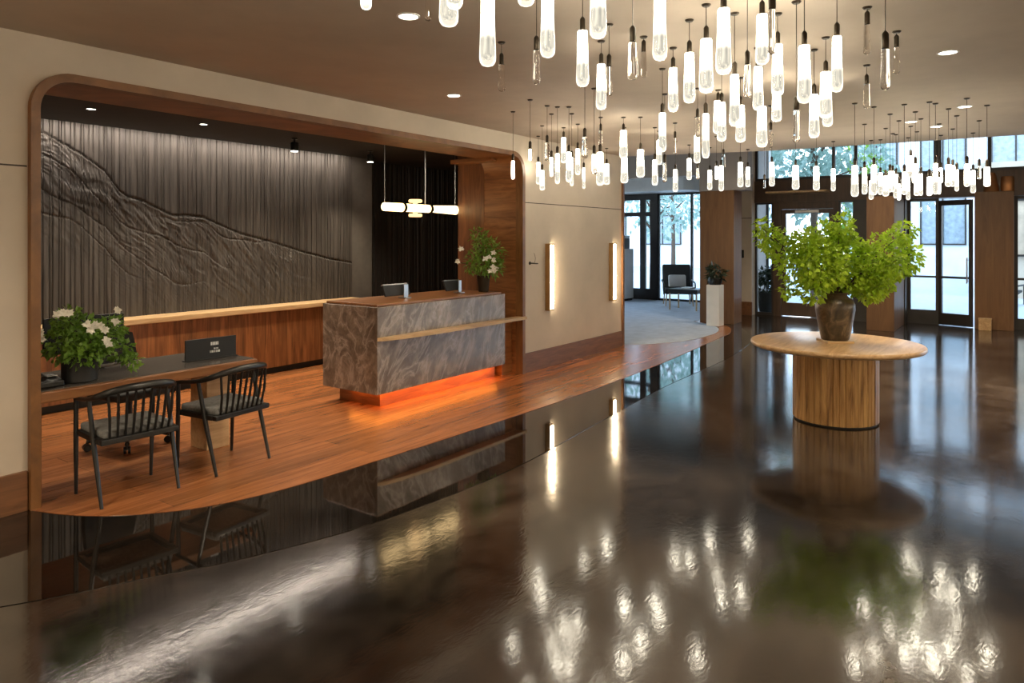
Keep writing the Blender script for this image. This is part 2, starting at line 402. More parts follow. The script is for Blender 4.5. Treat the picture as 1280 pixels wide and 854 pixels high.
def glazing(name, label, X, y0, y1, z0, z1, ym=(), zm=(), w=.05, m='frame', d=.09, bottom=None):
    """fixed glazing in a plane X = const: frame (mullions, rails) and pane"""
    r = empty_struct(name, label); r.location = (X, 0, 0)
    f = MB(); b = bottom or w
    f.box(-d/2, d/2, y0, y1, z0, z0+b); f.box(-d/2, d/2, y0, y1, z1-w, z1)
    for y in (y0, y1-w): f.box(-d/2, d/2, y, y+w, z0+b, z1-w)
    for y in ym:
        yy, ww = y if isinstance(y, tuple) else (y, w)
        f.box(-d/2*.96, d/2*.96, yy-ww/2, yy+ww/2, z0+b, z1-w)
    for z in zm: f.box(-d/2*.9, d/2*.9, y0+w, y1-w, z-w*.35, z+w*.35)
    f.build('frame', M[m], r)
    MB().box(-.006, .006, y0+w*.5, y1-w*.5, z0+b*.5, z1-w*.5).build('pane', M['pane'], r)
    return r
glazing('window_1', 'tall lounge window behind the dark armchair', 18.3, 5.1, 8.10, .007, 2.96, (5.9, 7.12), (), .05)
w8 = glazing('window_8', 'long side window of the lounge', 0, -6.6, 0, .007, 2.95, (-1.65, -3.3, -4.95), (), .06)
w8.location = (11.0, 10.1, 0); w8.rotation_euler = (0, 0, PI/2)
glazing('window_2', 'dark framed glazed partition at the left of the lounge', 18.3, 8.16, 9.98, .007, 2.96, ((8.55, .16),), (2.40,), .16, bottom=.3)
struct(MB().box(18.22, 18.38, 8.08, 8.18, .007, 2.96).build('trim_10', M['frame']))
# entrance front
EX = 16.2
glazing('window_3', 'clerestory glazing above the entrance doors', EX, -7, 4.80, 3.0, 4.3, (3.16, 2.73, (1.26, .13), .41, -1.2, -2.9, -4.6), (), .06)
struct(MB().box(EX-.1, EX+.3, -7, 4.80, 2.52, 3.0).build('trim_11', M['brown_frame']), 'dark brown header beam above the entrance doors')
struct(MB().box(15.78, EX-.1, 3.22, 4.47, 2.70, 2.745, .006).build('trim_12', M['pale_wood']), 'pale wood shelf edge above the left entrance door')
struct(MB().box(EX-.3, EX+.2, 4.80, 5.22, .0, 4.3).build('wall_entrance', M['wall']), 'beige pier at the left of the entrance')
struct(MB().box(EX-.325, EX-.28, 4.79, 5.225, .0, .30, .004).build('baseboard_entrance', M['baseboard']))
struct(MB().box(EX-.303, EX-.28, 4.80, 5.22, 2.165, 2.178).build('trim_6', M['seam']))
glazing('window_4', 'narrow sidelight at the left of the left entrance door', EX, 4.40, 4.80, 0, 2.52, (), (), .04, bottom=.06)
glazing('window_5', 'narrow sidelight at the right of the left entrance door', EX, 2.74, 3.06, 0, 2.52, (), (1.9,), .04, bottom=.06)
struct(MB().box(EX-.16, EX+.12, 2.28, 2.74, 0, 2.52).build('trim_13', M['frame']))
def door(name, label, loc, rot, w, z1, m, stile=.11, top=.18, bottom=.3, mid=None, handle=True):
    """a glazed door leaf running along -Y from its hinge"""
    r = empty_struct(name, label); r.location = loc; r.rotation_euler = (0, 0, rot)
    f = MB(); h = .03
    f.box(-h, h, -w, 0, .012, bottom); f.box(-h, h, -w, 0, z1-top, z1)
    f.box(-h, h, -stile, 0, bottom, z1-top); f.box(-h, h, -w, -w+stile, bottom, z1-top)
    if mid: f.box(-h*.8, h*.8, -w+stile, -stile, mid-.022, mid+.022)
    f.build('frame', M[m], r)
    MB().box(-.006, .006, -w+stile*.6, -stile*.6, bottom*.8, z1-top*.5).build('pane', M['pane'], r)
    if handle:
        hb = MB().tube([(-.09, -w+.06, .85), (-.09, -w+.06, 1.35)], .014, 8)
        for z in (.9, 1.3): hb.tube([(-.09, -w+.06, z), (-h, -w+.06, z)], .009, 6)
        hb.build('handle', M['steel'], r, smooth=True)
    return r
struct(MB().box(EX-.05, EX+.09, 4.24, 4.40, 0, 2.52).box(EX-.05, EX+.09, 3.06, 3.16, 0, 2.52).box(EX-.05, EX+.09, 3.16, 4.24, 2.36, 2.52)
       .build('trim_14', M['brown_frame']), 'brown frame of the left entrance door')
door('door_1', 'left entrance door of brown wood and glass behind the branches', (EX+.02, 4.235, 0), 0, 1.07, 2.355, 'brown_frame', .09, .09, .3)
MB().box(-.09, -.031, -.78, -.3, 2.275, 2.335, .008).build('door_closer', M['steel'], bpy.data.objects['door_1'])
struct(MB().box(14.6, 16.0, 1.82, 2.28, 0, 2.50, .006).build('trim_15', M['panel']), 'walnut portal fin behind the right side of the bouquet')
struct(MB().box(16.0, 16.5, 1.80, 2.28, 0, 2.52).build('trim_16', M['frame']))
DX = 16.4
glazing('window_6', 'fixed glass panel at the left of the right entrance door', DX, 1.25, 1.80, 0, 2.52, (), (.95,), .055, bottom=.28)
door('door_2', 'right entrance door of dark metal and glass standing ajar', (DX-.03, 1.245, 0), math.radians(-20), .60, 2.47, 'frame', .055, .1, .24, .95)
struct(MB().box(DX-.06, DX+.06, .58, .65, 0, 2.52).build('trim_17', M['frame']))
struct(MB().box(15.98, 16.33, .03, .64, 0, 2.60, .006).build('trim_18', M['panel']), 'walnut portal panel at the right of the open door')
glazing('window_7', 'dark framed glazing at the right edge of the entrance', DX, -7, .03, 0, 2.52, (-.35, -1.6, -2.9, -4.2, -5.6), (.95,), .06, bottom=.2)
# outdoors
struct(MB().box(16.6, 60, -40, 40, -.2, -.02).build('ground', M['pavement']), 'pale pavement outside the entrance')
def facade(name, label, X, y0, y1, h, m, ny, nz, z0=.9, gw=.62, gh=.62, pm='facade_glass'):
    r = thing(name, label, 'building', (X, (y0+y1)/2, -.02)); W = y1-y0
    MB().box(0, 8, -W/2, W/2, 0, h).build('wall', M[m], r)
    MB().box(-.25, .1, -W/2-.1, W/2+.1, h-.02, h+.35).build('cornice', M[m], r)
    cw = W/ny; chh = (h-z0)/nz
    for i in range(ny):
        for j in range(nz):
            cy = -W/2+(i+.5)*cw; cz = z0+(j+.5)*chh
            f = MB(); a, b = cw*gw/2, chh*gh/2
            f.box(-.08, .02, cy-a-.06, cy+a+.06, cz-b-.06, cz-b); f.box(-.08, .02, cy-a-.06, cy+a+.06, cz+b, cz+b+.06)
            f.box(-.08, .02, cy-a-.06, cy-a, cz-b, cz+b); f.box(-.08, .02, cy+a, cy+a+.06, cz-b, cz+b); f.box(-.07, .02, cy-.03, cy+.03, cz-b, cz+b)
            o = f.build('window', M['frame'], r)
            MB().box(-.03, .01, cy-a, cy+a, cz-b, cz+b).build('pane', M[pm], o)
facade('building', 'pale grey building across the street, seen through the clerestory', 36, -6.5, 6.5, 10.5, 'facade', 5, 3)
facade('building', 'beige shop front seen through the open entrance door', 25, -4.0, .9, 3.6, 'facade_warm', 2, 1, .5, .5, .5, 'shop_pane')
facade('building', 'grey building beyond the lounge window trees', 40, 12, 30, 9, 'facade', 5, 3)
def tree(label, loc, h, r, n, leafm, seed):
    random.seed(seed)
    t = thing('tree', label, 'tree', loc, 0, 'trees outside the windows')
    tr = MB().tube(smooth_path([(0, 0, 0), (.06, .03, h*.3), (-.04, .05, h*.6), (.02, 0, h*.92)], 5), [.13-.1*k/15 for k in range(16)], 8)
    lob = []
    for k in range(9):
        a = k*2.4; z = h*(.45+.055*k); q = r*(.65 if k < 7 else .3)
        p = (q*math.cos(a), q*math.sin(a), z)
        tr.tube([(0, 0, z-h*.12), (p[0]*.5, p[1]*.5, z-h*.03), p], [.05, .03, .012], 6); lob.append((p, r*.55))
    tr.build('trunk', M['bark'], t, smooth=True)
    foliage(lob, n, .26, .15).build('foliage', M[leafm], t)
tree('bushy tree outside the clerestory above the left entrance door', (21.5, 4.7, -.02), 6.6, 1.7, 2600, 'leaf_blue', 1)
tree('dark green tree at the right of the clerestory foliage', (26.5, 4.3, -.02), 4.9, 1.1, 900, 'leaf_mid', 2)
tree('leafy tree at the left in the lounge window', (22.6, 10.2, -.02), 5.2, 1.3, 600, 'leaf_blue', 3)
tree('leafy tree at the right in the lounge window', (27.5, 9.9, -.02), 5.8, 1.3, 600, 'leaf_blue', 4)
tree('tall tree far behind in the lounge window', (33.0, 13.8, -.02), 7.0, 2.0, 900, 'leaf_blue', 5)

# ------------------------------------------------------------------ alcove walls
import numpy as np
def ribs(nx, seed, lo, hi):
    """board relief: irregular vertical boards with V joints, each with its own depth"""
    rs = np.random.RandomState(seed); h = np.zeros(nx); i = 0
    while i < nx:
        w = rs.randint(lo, hi); d = rs.uniform(.0, .02); sl = rs.uniform(-.004, .004)
        for k in range(w):
            if i+k < nx: h[i+k] = d + sl*(k/w) - (.016 if k == 0 else 0)
        i += w
    return h
def relief(name, m, x0, x1, z0, z1, y, nx, nz, hfun, parent=None):
    xs = np.linspace(x0, x1, nx); zs = np.linspace(z0, z1, nz)
    H = hfun(xs[None, :].repeat(nz, 0), zs[:, None].repeat(nx, 1))
    v = np.stack([xs[None, :].repeat(nz, 0), y - H, zs[:, None].repeat(nx, 1)], -1).reshape(-1, 3)
    q = np.arange(nz*nx).reshape(nz, nx)
    f = np.stack([q[:-1, :-1], q[:-1, 1:], q[1:, 1:], q[1:, :-1]], -1).reshape(-1, 4)
    # closed back so that the panel is a solid slab
    nb = len(v); back = np.array([(x0, y+.03, z0), (x1, y+.03, z0), (x1, y+.03, z1), (x0, y+.03, z1)])
    fl = f.tolist()
    fl.append([nb, nb+3, nb+2, nb+1])
    fl.append(q[0, ::-1].tolist() + [nb, nb+1]); fl.append(q[-1, :].tolist() + [nb+2, nb+3])
    fl.append(q[:, 0].tolist() + [nb+3, nb]); fl.append(q[::-1, -1].tolist() + [nb+1, nb+2])
    me = bpy.data.meshes.new(name); me.from_pydata(np.vstack([v, back]).tolist(), [], fl); me.materials.append(m)
    o = bpy.data.objects.new(name, me); C.objects.link(o)
    if parent: o.parent = parent
    return o
NXW = 620
rb = ribs(NXW, 3, 3, 11)
RX = [1.84, 2.4, 2.93, 3.03, 3.18, 3.37, 3.57, 3.73, 3.83, 3.95, 4.17, 4.32, 4.5, 4.7, 4.97, 5.18, 5.65, 6.16, 6.6, 7.02]
RZ = [2.92, 2.90, 2.80, 2.76, 2.68, 2.58, 2.44, 2.23, 2.17, 2.15, 2.05, 1.98, 1.99, 1.97, 1.86, 1.78, 1.67, 1.53, 1.43, 1.36]
def mountain(Xg, Zg):
    rz = np.interp(Xg, RX, RZ)
    below = rz - Zg
    h = np.interp(Xg, np.linspace(1.84, 7.02, NXW), rb)
    rs = np.random.RandomState(11)
    # carved slopes: wavy diagonal strokes that fade out away from the ridge
    u = Xg*.80 + Zg*.60; w = Xg*.6 - Zg*.8
    def vn(px, pz, seed):
        r2 = np.random.RandomState(seed).rand(256, 256); ix = np.floor(px).astype(int); iz = np.floor(pz).astype(int); fx = px-ix; fz = pz-iz
        fx = fx*fx*(3-2*fx); fz = fz*fz*(3-2*fz); g = lambda a, b: r2[a % 256, b % 256]
        return (g(ix, iz)*(1-fx)+g(ix+1, iz)*fx)*(1-fz)+(g(ix, iz+1)*(1-fx)+g(ix+1, iz+1)*fx)*fz
    ws = vn(Xg*2.2, Zg*2.2, 1)*.35
    wav = 2*vn((u+ws)*30, (w+ws)*4, 2)-1
    wav2 = 2*vn((u+ws)*11, (w-ws)*3, 4)-1
    wav = wav + .8*(2*vn((u-ws)*62, (w+ws)*9, 7)-1)
    fade = np.clip(below/.05, 0, 1)*np.clip(1.15 - below/1.15, 0, 1)*np.clip((6.7-Xg)/1.2, 0, 1)
    h = h*(1-.35*fade) + fade*(.006 + .011*wav + .008*wav2)
    # ridge line and the spurs below it: grooves with a raised lip
    def groove(h, d, depth, wd):
        return h - depth*np.exp(-(d/wd)**2) + depth*.12*np.exp(-((d-wd*1.8)/wd)**2)
    h = groove(h, below, .022, .014)
    for off, sl, a, b in ((.26, .10, 1.9, 5.2), (.55, .16, 1.9, 4.9), (.80, .02, 2.2, 4.2), (.16, -.05, 4.0, 5.9)):
        d = below - off - sl*(Xg-3.2) - .045*np.sin(Xg*5+off*9) - .02*np.sin(Xg*13)
        m = np.clip((Xg-a)/.3, 0, 1)*np.clip((b-Xg)/.6, 0, 1)
        h = h - m*.013*np.exp(-(d/.011)**2)
    return h
t = thing('carved_wall_panel', 'dark charred timber wall panel carved with a mountain ridge line, behind the desk', 'wall panel', (0, 0, 0))
relief('relief', M['charred'], 1.85, 7.02, .862, 2.915, 7.90, NXW, 190, mountain, t)
rb2 = ribs(260, 8, 3, 7)
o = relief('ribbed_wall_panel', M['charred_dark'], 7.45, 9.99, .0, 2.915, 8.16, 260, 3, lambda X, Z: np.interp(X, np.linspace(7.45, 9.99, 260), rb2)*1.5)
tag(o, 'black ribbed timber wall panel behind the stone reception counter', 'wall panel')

# credenza along the back wall
t = thing('credenza', 'long walnut board credenza with a pale ledge under the carved dark wall', 'cabinet', (4.4, 7.75, 0))
MB().box(-2.54, 2.60, -.12, .16, .09, .80).build('body', M['wainscot'], t)
MB().box(-2.54, 2.60, -.06, .16, .007, .09).build('plinth', M['black_matt'], t)
mb = MB()
MB().box(-2.54, 2.60, -.17, .16, .80, .862, .008).build('ledge', M['pale_wood'], t)

# ------------------------------------------------------------------ reception counter
t = thing('reception_counter', 'grey veined stone reception counter with an orange glow under its base', 'reception counter', (4.88, 5.13, 0))
MB().box(0, 2.14, 0, .82, .165, 1.035, .006).build('stone_body', M['marble'], t)
MB().box(.03, 2.11, .035, .80, 1.035, 1.06, .006).build('top', M['desk_wood'], t)
MB().box(.16, 2.10, .13, .74, .007, .165).build('plinth', M['lining'], t)
k = MB().box(.10, 2.09, .085, .10, .15, .164).box(.125, .14, .10, .55, .15, .164).build('light_strip', M['led'], t)
# the slim wooden shelf that swells out of the front
pts = [(0.0, 0), (.06, -.035), (.20, -.075), (.42, -.10), (.8, -.12), (1.5, -.125), (2.44, -.125)]
pts = [(p.x, p.y) for p in smooth_path([(a, b, 0) for a, b in pts], 6)]
MB().prism(pts + [(2.44, -.06), (2.36, -.002), (0.0, -.002)], .70, .735).build('shelf', M['pale_wood'], t)
MB().box(2.18, 2.40, .08, .30, .007, .70, .004).box(2.18, 2.36, .30, .55, .007, .84, .004).build('side_step', M['lining'], t)

# card terminals on the counter
def monitor(label, x, y, w, h, rot):
    t = thing('monitor', label, 'monitor', (x, y, 1.06), rot, 'screens on the reception counter')
    tilt = Matrix.Rotation(math.radians(-24), 4, 'X')
    MB().box(-w/2, w/2, -.012, .012, .035, h, .004, Matrix.Translation((0, 0, 0)) @ tilt).build('screen', M['black_matt'], t)
    MB().box(-w/2, w/2, -.014, .014, h-.008, h+.006, .002, tilt).build('top_edge', M['steel'], t)
    MB().box(w*.12, w*.34, -.07, .05, 0, .012, .003).box(w*.14, w*.32, -.028, -.014, .012, h*.92, .003).build('stand', M['steel'], t)
monitor('black screen with silver stand on the reception counter, nearer the left stone corner', 5.55, 5.50, .38, .165, 0)
monitor('small black screen with silver stand on the counter beside the flower vase', 6.50, 5.50, .29, .165, 0)

# flower vase on the counter
t = thing('flower_vase', 'dark vase of green foliage and white flowers on the right end of the stone counter', 'vase', (6.88, 5.36, 1.06))
MB().lathe([(.0, .0), (.060, .0), (.066, .02), (.078, .15), (.085, .20), (.078, .20), (.070, .15), (.056, .03), (0, .03)], 20).build('vase', M['bronze'], t, smooth=True)
random.seed(21)
cr = [((0, -.04, .36), .15), ((-.10, .03, .40), .13), ((.12, -.06, .42), .15), ((.03, 0, .55), .13), ((-.05, .05, .68), .10), ((-.17, .02, .33), .10),
      ((.20, -.02, .40), .10), ((.05, -.12, .30), .10), ((.15, .0, .54), .10)]
st = MB()
for c, r in cr: st.tube(smooth_path([(0, 0, .1), (c[0]*.3, c[1]*.3, c[2]*.6), c], 4), .004, 5)
st.tube(smooth_path([(0, 0, .15), (-.2, .05, .32), (-.36, .08, .37)], 4), .003, 5)
st.build('stem', M['bark'], t)
foliage(cr, 900, .075, .026).build('foliage', M['leaf_mid'], t)
def blossom(mb, c, r, n=7, face=Vector((-.8, -.6, .25))):
    c = Vector(c) + face*.06
    for k in range(n):
        a = 2*PI*k/n + random.random()
        d = face.cross(Vector((0, 0, 1))).normalized()*math.cos(a) + Vector((0, 0, 1))*math.sin(a) + face*random.uniform(.1, .5)
        mb.leaf(c, d, r*random.uniform(.9, 1.2), r*.8, face)
for c in ((-.05, -.15, .42), (.03, -.16, .38), (-.10, -.13, .40), (.06, -.14, .47), (0, -.17, .30), (.05, -.16, .25), (-.02, -.15, .25), (.10, -.15, .27), (-.36, .08, .37), (-.33, .05, .52)):
    b = MB(); blossom(b, (c[0]-.05, c[1]-.01, c[2]), .036); b.build('flower', M['petal'], t)

# glowing linear pendant over the counter
t = thing('linear_pendant', 'horizontal glowing amber glass tube lamp hung behind the reception counter', 'pendant lamp', (6.62, 6.15, 2.10))
def htube(x0, x1, r0, r1=None, seg=20):
    return MB().tube([(x0, 0, 0), (x0+.001, 0, 0), (x1, 0, 0)], [r0, r0, r1 or r0], seg)
htube(-.66, -.36, .05, .053).build('glass_tube', M['tube'], t)
htube(-.315, .125, .05).build('glass_tube', M['tube'], t)
htube(.165, .66, .043, .06).build('glass_tube', M['tube'], t)
for x in (-.338, .145): htube(x-.022, x+.022, .058).build('collar', M['bronze'], t, smooth=True)
MB().lathe([(0, .07), (.075, .07), (.085, .08), (.085, .10), (.075, .11), (0, .11)], 24, (-.12, 0, 0)).lathe([(0, -.11), (.075, -.11), (.085, -.10), (.085, -.08), (.075, -.07), (0, -.07)], 24, (-.12, 0, 0)).lathe([(.03, -.07), (.03, .07)], 12, (-.12, 0, 0)).build('cross_ring', M['tube_dim'], t, smooth=True)
MB().tube([(.06, 0, .06), (.06, 0, .82)], .008, 8).lathe([(.05, .80), (.05, .82)], 16, (.06, 0, 0)).build('rod', M['steel'], t)
for x in (-.70, .70): MB().tube([(x*.93, 0, .05), (x*.93, 0, .82)], .0035, 6).build('cable', M['steel'], t)

# ------------------------------------------------------------------ desk in the alcove and what is on it
t = thing('reception_desk', 'low walnut reception desk with dark stone top behind the spindle chairs', 'desk', (2.68, 5.42, 0))
MB().box(-.79, .79, -.38, .36, .665, .735, .008).build('desktop', M['desk_wood'], t)
MB().box(-.785, .775, -.345, .355, .735, .741).build('inlay', M['desk_top'], t)
MB().box(.50, .70, -.12, .12, .007, .665, .004).build('pedestal', M['pale_wood'], t)
MB().box(-.785, -.75, -.30, .33, .007, .665).build('side_panel', M['desk_wood'], t)
DT = .742
t = thing('potted_plant', 'black pot of leafy greens and white blossoms on the left of the desk', 'plant', (2.20, 5.22, DT))
MB().lathe([(0, 0), (.098, 0), (.108, .01), (.112, .17), (.116, .18), (.106, .18), (.102, .15), (0, .15)], 28).build('pot', M['dark_pot'], t, smooth=True)
random.seed(5)
cr = [((-.02, 0, .32), .14), ((.08, -.02, .28), .12), ((-.10, .02, .26), .11), ((-.06, .02, .42), .09), ((.16, .05, .27), .12), ((.22, .04, .33), .09), ((.04, -.08, .22), .10), ((.27, -.02, .17), .07), ((.32, -.05, .10), .055), ((-.04, -.10, .20), .08)]
st = MB()
for c, r in cr: st.tube(smooth_path([(0, 0, .13), (c[0]*.4, c[1]*.4, c[2]*.8), c], 4), .004, 5)
st.build('stem', M['bark'], t)
foliage(cr, 1700, .045, .027).build('foliage', M['leaf_mid'], t)
for c in ((-.12, -.03, .46), (-.15, -.02, .45), (-.09, -.04, .455), (.03, -.12, .37), (0, -.13, .34), (.06, -.12, .36), (.09, -.12, .33), (-.02, -.13, .38), (.10, -.12, .26), (.12, -.10, .23), (-.24, .0, .34), (-.235, .0, .30), (.25, .06, .44), (.20, -.02, .37)):
    b = MB(); blossom(b, (c[0]*1.05, c[1]-.03, c[2]+.01), .030, 9, Vector((-.39, -.92, .3))); b.build('flower', M['petal'], t)
t = thing('desk_monitor', 'black computer monitor seen from behind, at the back of the desk behind the plant', 'monitor', (2.42, 5.66, DT))
MB().box(-.28, .28, -.012, .012, .13, .40, .006).box(-.10, .10, -.045, -.012, .18, .34, .01).build('screen', M['black_matt'], t)
MB().box(-.025, .025, -.03, -.005, .01, .25).box(-.11, .11, -.08, .08, 0, .012, .004).build('stand', M['black'], t)
t = thing('desk_phone', 'black desk phone at the left end of the desk beside the plant pot', 'phone', (1.995, 5.22, DT))
wm = Matrix.Rotation(math.radians(12), 4, 'X')
MB().box(-.075, .075, -.09, .09, .0, .04, .008).box(-.07, .07, -.07, .08, .035, .055, .006, wm).build('body', M['black'], t)
MB().tube(smooth_path([(-.05, -.085, .065), (-.05, -.03, .085), (-.05, .03, .085), (-.05, .085, .068)], 4), [.02]+[.014]*11+[.02], 8).build('handset', M['black'], t, smooth=True)
MB().box(.0, .06, -.02, .05, .062, .066).build('display', M['steel'], t)
t = thing('tabletop_sign', 'black tabletop sign with small white lettering, at the right end of the desk', 'sign', (3.235, 5.33, DT), math.radians(-3))
MB().box(-.215, .215, -.008, .008, 0, .168, .002).build('board', M['black_matt'], t)
# the lettering is only a few pixels high in the photograph: three short lines of white strokes
lt = MB(); random.seed(3)
def strokes(x0, x1, z0, z1, n, th):
    for k in range(n):
        x = x0 + (x1-x0)*(k+.5)/n; w = (x1-x0)/n*.36
        s = random.choice('IHELOT')
        lt.box(x-w, x-w+th, -.0105, -.0085, z0, z1)
        if s in 'HO': lt.box(x+w-th, x+w, -.0105, -.0085, z0, z1)
        if s in 'ELO': lt.box(x-w+th, x+w-th, -.0105, -.0085, z0, z0+th)
        if s in 'EOT': lt.box(x-w+th, x+w-th, -.0105, -.0085, z1-th, z1)
        if s in 'HE': lt.box(x-w+th, x+w-th, -.0105, -.0085, (z0+z1)/2-th/2, (z0+z1)/2+th/2)
strokes(-.01, .065, .108, .134, 5, .0055)
strokes(.018, .056, .074, .086, 4, .003)
strokes(-.015, .072, .048, .066, 7, .005)
lt.build('lettering', M['white'], t)
MB().box(-.215, .215, -.03, .05, -.0005, .006, .002).build('foot', M['black_matt'], t)

# task chair behind the desk
t = thing('task_chair', 'charcoal swivel office chair behind the desk', 'office chair', (2.92, 6.02, .007), math.radians(8))
for k in range(5):
    a = k*2*PI/5 + .3
    arm = MB().tube([(0, 0, .12), (.16*math.cos(a), .16*math.sin(a), .11), (.31*math.cos(a), .31*math.sin(a), .075)], [.03, .024, .018], 8)
    o = arm.build('base_arm', M['black'], t, smooth=True)
    c = MB()
    for s in (-1, 1):
        ox, oy = -math.sin(a)*.016*s, math.cos(a)*.016*s
        c.tube([(.31*math.cos(a)+ox-math.sin(a)*.009*s, .31*math.sin(a)+oy+math.cos(a)*.009*s, .03), (.31*math.cos(a)+ox+math.sin(a)*.009*s, .31*math.sin(a)+oy-math.cos(a)*.009*s, .03)], .03, 12)
    c.tube([(.31*math.cos(a), .31*math.sin(a), .03), (.31*math.cos(a), .31*math.sin(a), .08)], .008, 6)
    c.build('castor', M['black'], o, smooth=True)
MB().tube([(0, 0, .09), (0, 0, .40)], .026, 12).build('column', M['black'], t, smooth=True)
MB().box(-.24, .24, -.24, .22, .40, .475, .03, seg=3).build('seat', M['charcoal'], t, smooth=True)
bk = bmesh.new(); mb = MB(); vs = []
for i in range(11):
    row = []
    u = -1+2*i/10
    for j in range(9):
        v = j/8; w = .235*(1-.16*v*v); x = u*w; y = .27 + .10*v*0 - .05*(u*u) + .03*v
        row.append((x, y, .53 + .40*v*(1-.10*u*u)))
    vs.append(row)
for off in (0, .045):
    g = [[mb.bm.verts.new((p[0], p[1]+off, p[2])) for p in r] for r in vs]
    for i in range(10):
        for j in range(8): mb.bm.faces.new((g[i][j], g[i+1][j], g[i+1][j+1], g[i][j+1]))
    if off == 0: g0 = g
ring = lambda g: [g[i][0] for i in range(11)] + [g[10][j] for j in range(1, 9)] + [g[i][8] for i in range(9, -1, -1)] + [g[0][j] for j in range(7, 0, -1)]
ra, rb_ = ring(g0), ring(g)
for k in range(len(ra)): mb.bm.faces.new((ra[k], ra[(k+1) % len(ra)], rb_[(k+1) % len(ra)], rb_[k]))
mb.build('backrest', M['charcoal'], t, smooth=True)
MB().tube(smooth_path([(0, .05, .40), (0, .22, .40), (0, .33, .50), (0, .325, .66)], 4), .02, 8).build('back_bracket', M['black'], t, smooth=True)

# spindle armchairs
def spindle_chair(label, loc, rot):
    t = thing('spindle_armchair', label, 'chair', loc, rot, 'black spindle chairs at the desk')
    pl = MB(); prof = []
    for sx in (-1, 1):
        MB().tube([(sx*.243, .215, 0), (sx*.247, .205, .35), (sx*.25, .195, .640)], [.011, .016, .015], 8).build('leg', M['black'], t, smooth=True)
        MB().tube([(sx*.243, -.215, 0), (sx*.247, -.10, .38), (sx*.250, -.025, .662)], [.011, .017, .014], 8).build('leg', M['black'], t, smooth=True)
    half = [(-.25, .215, .640), (-.252, .10, .652), (-.252, -.03, .670), (-.243, -.14, .700), (-.20, -.215, .730), (-.11, -.25, .748), (0, -.26, .752)]
    rail = smooth_path(half + [(-x, y, z) for x, y, z in half[-2::-1]], 5)
    n = len(rail)
    MB().tube(rail, [.014 + .012*math.sin(PI*i/(n-1))**2 for i in range(n)], 10, .72).build('top_rail', M['black'], t, smooth=True)
    for i in range(9):
        u = -1+i/4
        x1 = .205*u; q = min(rail, key=lambda p: abs(p.x-x1*1.0) + (10 if p.y > -.12 else 0))
        MB().tube([(.185*u, -.195+.01*u*u, .425), (.195*u, -.225+.012*u*u, .56), (x1, q.y, q.z-.008)], [.0075, .009, .0075], 6, 1.25).build('spindle', M['black'], t, smooth=True)
    f = MB(); f.box(-.245, .245, -.215, -.17, .395, .432, .006); f.box(-.245, .245, .165, .21, .395, .432, .006)
    f.box(-.248, -.21, -.17, .165, .395, .432, .006); f.box(.21, .248, -.17, .165, .395, .432, .006)
    f.build('seat_frame', M['black'], t)
    MB().box(-.222, .222, -.185, .215, .425, .475, .018, seg=3).build('seat_cushion', M['grey_fabric'], t, smooth=True)
    return t
spindle_chair('black spindle armchair with grey seat pad, left of the two at the desk', (2.365, 4.895, .007), math.radians(-4))
spindle_chair('black spindle armchair with grey seat pad, right of the two at the desk', (3.09, 4.91, .007), math.radians(7))

# ------------------------------------------------------------------ wall lamps and a hook
def sconce(label, x):
    t = thing('wall_sconce', label, 'wall lamp', (x, WY, .76), 0, 'tall wall lamps on the beige wall')
    MB().box(-.055, .055, -.012, 0, 0, .89, .003).box(-.058, -.04, -.075, -.012, 0, .89, .003).build('back_plate', M['brass'], t)
    MB().box(-.039, .055, -.075, -.013, .02, .87, .012, seg=3).build('diffuser', M['sconce'], t, smooth=True)
    MB().box(-.055, .055, -.075, -.012, .872, .89, .003).box(-.055, .055, -.075, -.012, 0, .018, .003).build('end_cap', M['brass'], t)
sconce('tall glowing wall lamp with brass edge, nearer the alcove', 7.92)
sconce('tall glowing wall lamp with brass edge, nearer the lounge opening', 9.72)
t = thing('wall_hook', 'small bronze lever hook on the beige wall between alcove frame and lamp', 'hook', (7.50, WY, 1.40))
MB().lathe([(.022, 0), (.022, .008)], 16).build('plate', M['bronze'], t)
t.children[0].rotation_euler = (PI/2, 0, 0)
MB().tube(smooth_path([(0, -.005, 0), (0, -.05, 0), (.03, -.065, -.004), (.09, -.065, -.006)], 4), .008, 8).tube(smooth_path([(.02, -.06, 0), (.05, -.055, .06), (.045, -.04, .13)], 4), .0025, 6).build('lever', M['bronze'], t, smooth=True)

# ------------------------------------------------------------------ round table with its urn
TX, TY = 7.235, 1.40
t = thing('round_table', 'round honey wood table on a drum base of spalted staves, in the lobby', 'table', (TX, TY, 0))
TH = .735
MB().lathe([(0, TH-.052), (.728, TH-.052), (.750, TH-.045), (.760, TH-.03), (.760, TH-.012), (.754, TH-.003), (.746, TH), (0, TH)], 96).build('tabletop', M['table_top'], t, smooth=True)
mb = MB(); ns = 44; pr = []
for k in range(ns):                                           # staves with V joints
    a = 2*PI*k/ns; jit = random.uniform(-.003, .003)
    for da, rr in ((.0, .366), (.02, .373+jit), (2*PI/ns-.02, .373+jit)):
        pr.append(((rr)*math.cos(a+da), (rr)*math.sin(a+da)))
mb.prism(pr, .016, TH-.052); mb.build('drum_base', M['spalted'], t)
MB().lathe([(.360, .0), (.360, .016)], 64).build('plinth', M['black_matt'], t)
t = thing('coaster', 'small square wooden block under the dark urn', 'coaster', (TX, TY, TH), math.radians(-54))
MB().box(-.125, .125, -.125, .125, 0, .022, .004).build('block', M['pale_wood'], t)
UZ = TH+.022
t = thing('urn_bouquet', 'mottled brown urn holding big leafy green branches on the round table', 'bouquet', (TX, TY, UZ), math.radians(35.6-90))
